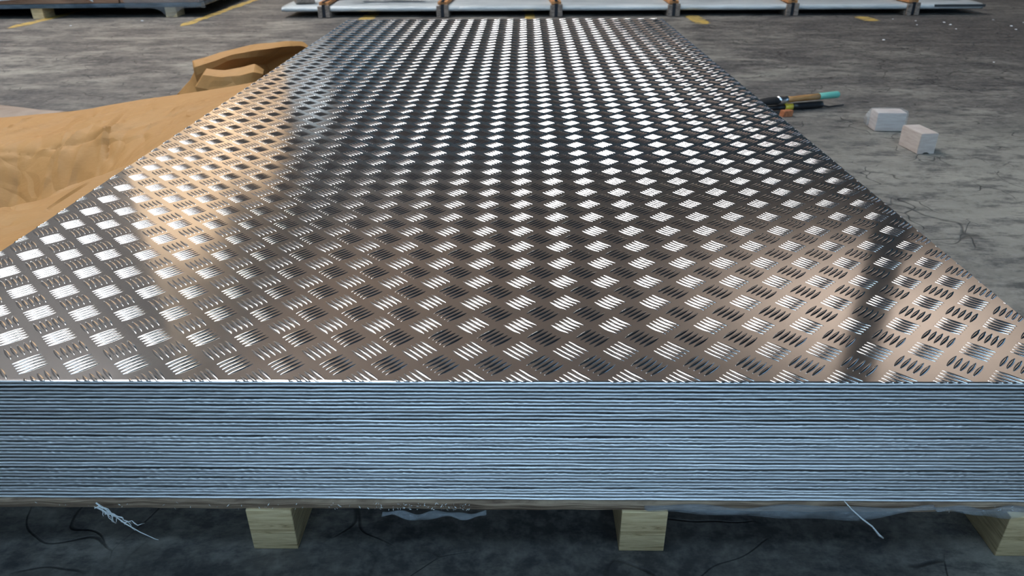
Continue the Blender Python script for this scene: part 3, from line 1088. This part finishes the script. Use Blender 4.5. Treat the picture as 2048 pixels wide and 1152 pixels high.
bm = bmesh.new()
add_box(bm, -.018, .018, -.012, .012, 0, .020, .002)
for v_ in bm.verts: v_.co.x += 0.15 * v_.co.z; v_.co.y *= 1 - 8 * v_.co.z * (v_.co.x > 0)
o = link('wood_chip', bm_mesh('wood_chip', bm), M['rust_chip'], loc=(0.945, 1.845, 0), label='small rust brown wood chip beside the black tool', cat='wood chip')
o.rotation_euler = (0, 0, 0.3)

# offcut 1, wrapped in clear film
root = link('wrapped_offcut', None, loc=(1.203, 1.683, 0), label='small timber offcut block wrapped in crumpled clear film', cat='wood block', group='offcut blocks on the floor')
root.rotation_euler = (0, 0, -0.05)
link('block', box_mesh('block', -.043, .043, -.026, .030, 0.001, .058, .002), M['whitewood'], parent=root)
# film: a loose shell round the block with a gathered tail at its left
n, mm = 20, 28
P = np.zeros((n, mm, 3))
rg = random.Random(3)
for i in range(n):
    s = i / (n - 1)
    x = -.066 + s * (.112)
    g = min(1, 0.35 + (x + .066) / .022 * 0.65)
    for k in range(mm):
        a = 2 * math.pi * k / mm
        ca, sa = math.cos(a), math.sin(a)
        q_ = max(abs(ca) / .031, abs(sa) / .0305)
        r_ = 1 / q_ * g + rg.uniform(0, .0014)
        P[i, k] = (x + rg.uniform(-.001, .001), .002 + r_ * ca, max(0.0008, .0305 + r_ * sa))
o = link('film', grid_mesh('film', P, True, True), M['film'], parent=root)

# offcut 2: corner towards the viewer, notch under its front face
bm = bmesh.new()
prof = [(-.0255, 0), (-.010, 0), (-.006, .004), (.006, .0045), (.010, 0), (.0255, 0), (.0255, .058), (-.0255, .058)]
fr = [bm.verts.new((x, -.047, z + .0005)) for x, z in prof]
bk = [bm.verts.new((x, .047, z + .0005)) for x, z in prof]
bm.faces.new(fr)
bm.faces.new(bk[::-1])
for i in range(len(prof)):
    j = (i + 1) % len(prof)
    bm.faces.new((fr[j], fr[i], bk[i], bk[j]))
bmesh.ops.bevel(bm, geom=[e for e in bm.edges if e.calc_length() > .04], offset=.0014, segments=2, affect='EDGES')
root = link('timber_offcut', bm_mesh('timber_offcut', bm), M['whitewood'], loc=(1.199, 1.476, 0), label='bare whitish timber offcut block with a notch beneath, nearest the camera', cat='wood block',
            group='offcut blocks on the floor')
root.rotation_euler = (0, 0, 0.11)

# white specks of debris
rg = random.Random(21)
SPECKS = [(2.53, 3.95, .012), (2.52, 3.86, .012), (2.87, 4.05, .008), (2.98, 3.93, .010), (2.33, 3.86, .009), (2.47, 3.70, .008), (2.78, 3.67, .010), (2.83, 3.80, .012),
          (-2.62, 3.97, .010), (-2.28, 4.16, .014), (1.92, 3.35, .009), (2.14, 2.75, .007), (2.40, 4.02, .008), (2.30, 4.10, .006)]
right_order = sorted((frame_xy(x, y, 0)[0], x, y) for x, y, r in SPECKS if x > 0)
for k, (x, y, r) in enumerate(SPECKS):
    r *= 0.75
    bm = bmesh.new()
    bmesh.ops.create_icosphere(bm, subdivisions=1, radius=r)
    for v_ in bm.verts:
        v_.co = Vector((v_.co.x * rg.uniform(.7, 1.3), v_.co.y * rg.uniform(.6, 1.2), max(-.2 * r, v_.co.z * 0.45 * rg.uniform(.5, 1.2))))
    if x > 0:
        rank = [i for i, t in enumerate(right_order) if t[1] == x and t[2] == y][0] + 1
        lab = 'tiny white scrap on the floor right of the stack, %s from the left' % ordinal(rank)
    elif x < -2.5:
        lab = 'tiny white scrap on the floor beside the short yellow stripe'
    else:
        lab = 'tiny white scrap on the floor below the hanging film of the pallet'
    link('plastic_scrap', bm_mesh('plastic_scrap', bm), M['white_speck'], loc=(x, y, .2 * r), label=lab, cat='plastic scrap',
         group='white scraps on the floor')

# ----------------------------------------------------------------------------
# background bundle with straps (behind the stack)
# ----------------------------------------------------------------------------
root = link('strapped_sheet_bundle', None, loc=(0, 4.28, 0), label='long low bundle of sheets in grey film, strapped, behind the stack', cat='sheet bundle')
n = 160
xs = np.linspace(-1.44, 2.92, n)
P = np.zeros((9, n, 3))
w1 = np.array([noise.noise(Vector((x * 2.3, 1.1, 0))) for x in xs])
w2 = np.array([noise.noise(Vector((x * 7, 5.1, 0))) for x in xs])
for i, (y, z) in enumerate(((1.6, .034), (0.02, .033), (-.004, .037), (-.010, .048), (-.004, .060), (.015, .066), (.10, .068), (.6, .070), (1.6, .070))):
    P[i, :, 0] = xs
    P[i, :, 1] = y + (0.006 * w1 if y < .05 else 0)
    P[i, :, 2] = z + (0.002 * w2 if i in (4, 5, 6, 7) else 0)
me = grid_mesh('wrapped_slab', P)
bm = bmesh.new()
bm.from_mesh(me)
bmesh.ops.holes_fill(bm, edges=[e for e in bm.edges if e.is_boundary])
bm.to_mesh(me)
bm.free()
link('wrapped_slab', me, M['greywrap'], parent=root)
link('sheet_edge', box_mesh('sheet_edge', 2.62, 2.93, -.012, .01, .048, .062), M['dark_steel'], parent=root)
for sx in (-1.171, -.428, .281, 1.011, 1.743, 2.486):
    link('bearer', box_mesh('bearer', sx - .04, sx + .04, .0, 1.55, 0, .033), M['grey_timber'], parent=root)
    st = link('steel_strap', box_mesh('steel_strap', sx - .010, sx + .010, -.024, -.016, .004, .078), M['strap_steel'], parent=root)
    link('strap_top', box_mesh('strap_top', sx - .010, sx + .010, -.020, 1.5, .092, .094), M['strap_steel'], parent=st)
    for s in (-1, 1):
        link('edge_post', box_mesh('edge_post', sx + s * .024 - .0135, sx + s * .024 + .0135, -.030, -.012, .001 if s < 0 else .003, .072 + .003 * s, .002), M['grey_timber'], parent=root)
    bm = bmesh.new()
    add_box(bm, -.030, .030, -.01, 1.45, 0, .018, .002)
    bmesh.ops.rotate(bm, verts=bm.verts, cent=(0, 0, 0), matrix=Matrix.Rotation(0.06 * math.sin(sx * 3), 3, 'Z'))
    bmesh.ops.translate(bm, verts=bm.verts, vec=(sx, 0, .073))
    link('top_batten', bm_mesh('top_batten', bm), M['orange_batten'], parent=root)

root = link('strapping_offcuts', None, loc=(-1.0, 4.42, .096), label='dark loops of discarded strapping heaped on the left end of the bundle', cat='strapping')
rg = random.Random(5)
for k, (x, y, r, tl) in enumerate(((-.10, .02, .14, .25), (.12, .05, .16, .35), (.28, .03, .13, .2), (.02, .12, .18, .3), (.33, .14, .16, .25))):
    pts = []
    for i in range(29):
        a = 2 * math.pi * i / 28
        pts.append((x + r * math.cos(a), y + .7 * r * math.sin(a), .008 + .02 * k + tl * .10 * (1 + math.sin(a + k))))
    link('loop', tube_mesh('loop', pts, .008, 6), M['black_plastic'], parent=root)
me = box_mesh('dark_piece', .02, .42, .03, .10, .008, .034, .006)
link('dark_piece', me, M['black_plastic'], parent=root)
o = link('wood_lump', box_mesh('wood_lump', -.06, .06, -.05, .06, 0, .07, .01), M['grey_timber'], loc=(-1.33, 4.42, .073), label='dark brown wood lump on the left tip of the bundle', cat='wood block')
o.rotation_euler = (0, 0, .4)

# ----------------------------------------------------------------------------
# film-covered pallet, upper left
# ----------------------------------------------------------------------------
root = link('film_covered_pallet', None, loc=(-3.1, 4.30, 0), label='film covered pallet of brown cartons on wooden feet at upper left', cat='pallet load')
ang = math.atan2(4.344 - 4.24, -2.186 + 3.22)
root.rotation_euler = (0, 0, ang * 0.6)
XR, XL = 1.13, -1.6
link('pallet_deck', box_mesh('pallet_deck', XL, XR, -.03, 1.6, .062, .086, .003), M['bluefilm'], parent=root)
link('carton', box_mesh('carton', XL, .62, -.022, 1.58, .087, .135, .004), M['brown_carton'], parent=root)
link('carton', box_mesh('carton', .63, XR - .01, -.022, 1.58, .087, .150, .004), M['brown_carton'], parent=root)
for x in (XL + .2, .10, .93):
    link('foot', box_mesh('foot', x - .035, x + .035, -.02, .12, 0, .062, .002), M['pine_wood'], parent=root)
# white top film draping over the front
S, T_ = np.meshgrid(np.linspace(0, 1, 60), np.linspace(0, 1, 26))
xx = XL + S * 2.0
fr = np.interp(xx, [XL, -.2, .1, .4], [.100, .103, .122, .140])
yy = np.where(T_ < .35, -.03 + 0 * T_, -.03 + (T_ - .35) / .65 * 1.2)
zz = np.where(T_ < .35, fr + (T_ / .35) * (.142 - fr), .142) + .004 * np.sin(S * 31 + T_ * 5) * (T_ > .2)
o = link('white_film', grid_mesh('white_film', np.stack([xx, yy - .004 * np.sin(S * 17), zz], -1)), M['whitewrap'], parent=root)
solidify(o, .002)
# clear film hanging over the right corner down to the foot
S, T_ = np.meshgrid(np.linspace(0, 1, 50), np.linspace(0, 1, 20))
xx = .66 + S * .50
low = .058 - .056 * np.exp(-((xx - .93) / .055) ** 2)
zz = .158 + T_ * (low - .158)
yy = -.034 - .012 * np.sin(T_ * 3.0) - .004 * np.sin(S * 40)
o = link('clear_film', grid_mesh('clear_film', np.stack([xx, yy, zz], -1)), M['film2'], parent=root)
solidify(o, .001)
o = link('film_tail', tube_mesh('film_tail', [(.30, -.035, .15), (.40, -.04, .138), (.46, -.045, .118), (.475, -.047, .100)], [.012, .012, .009, .004]), M['whitewrap'], parent=root)
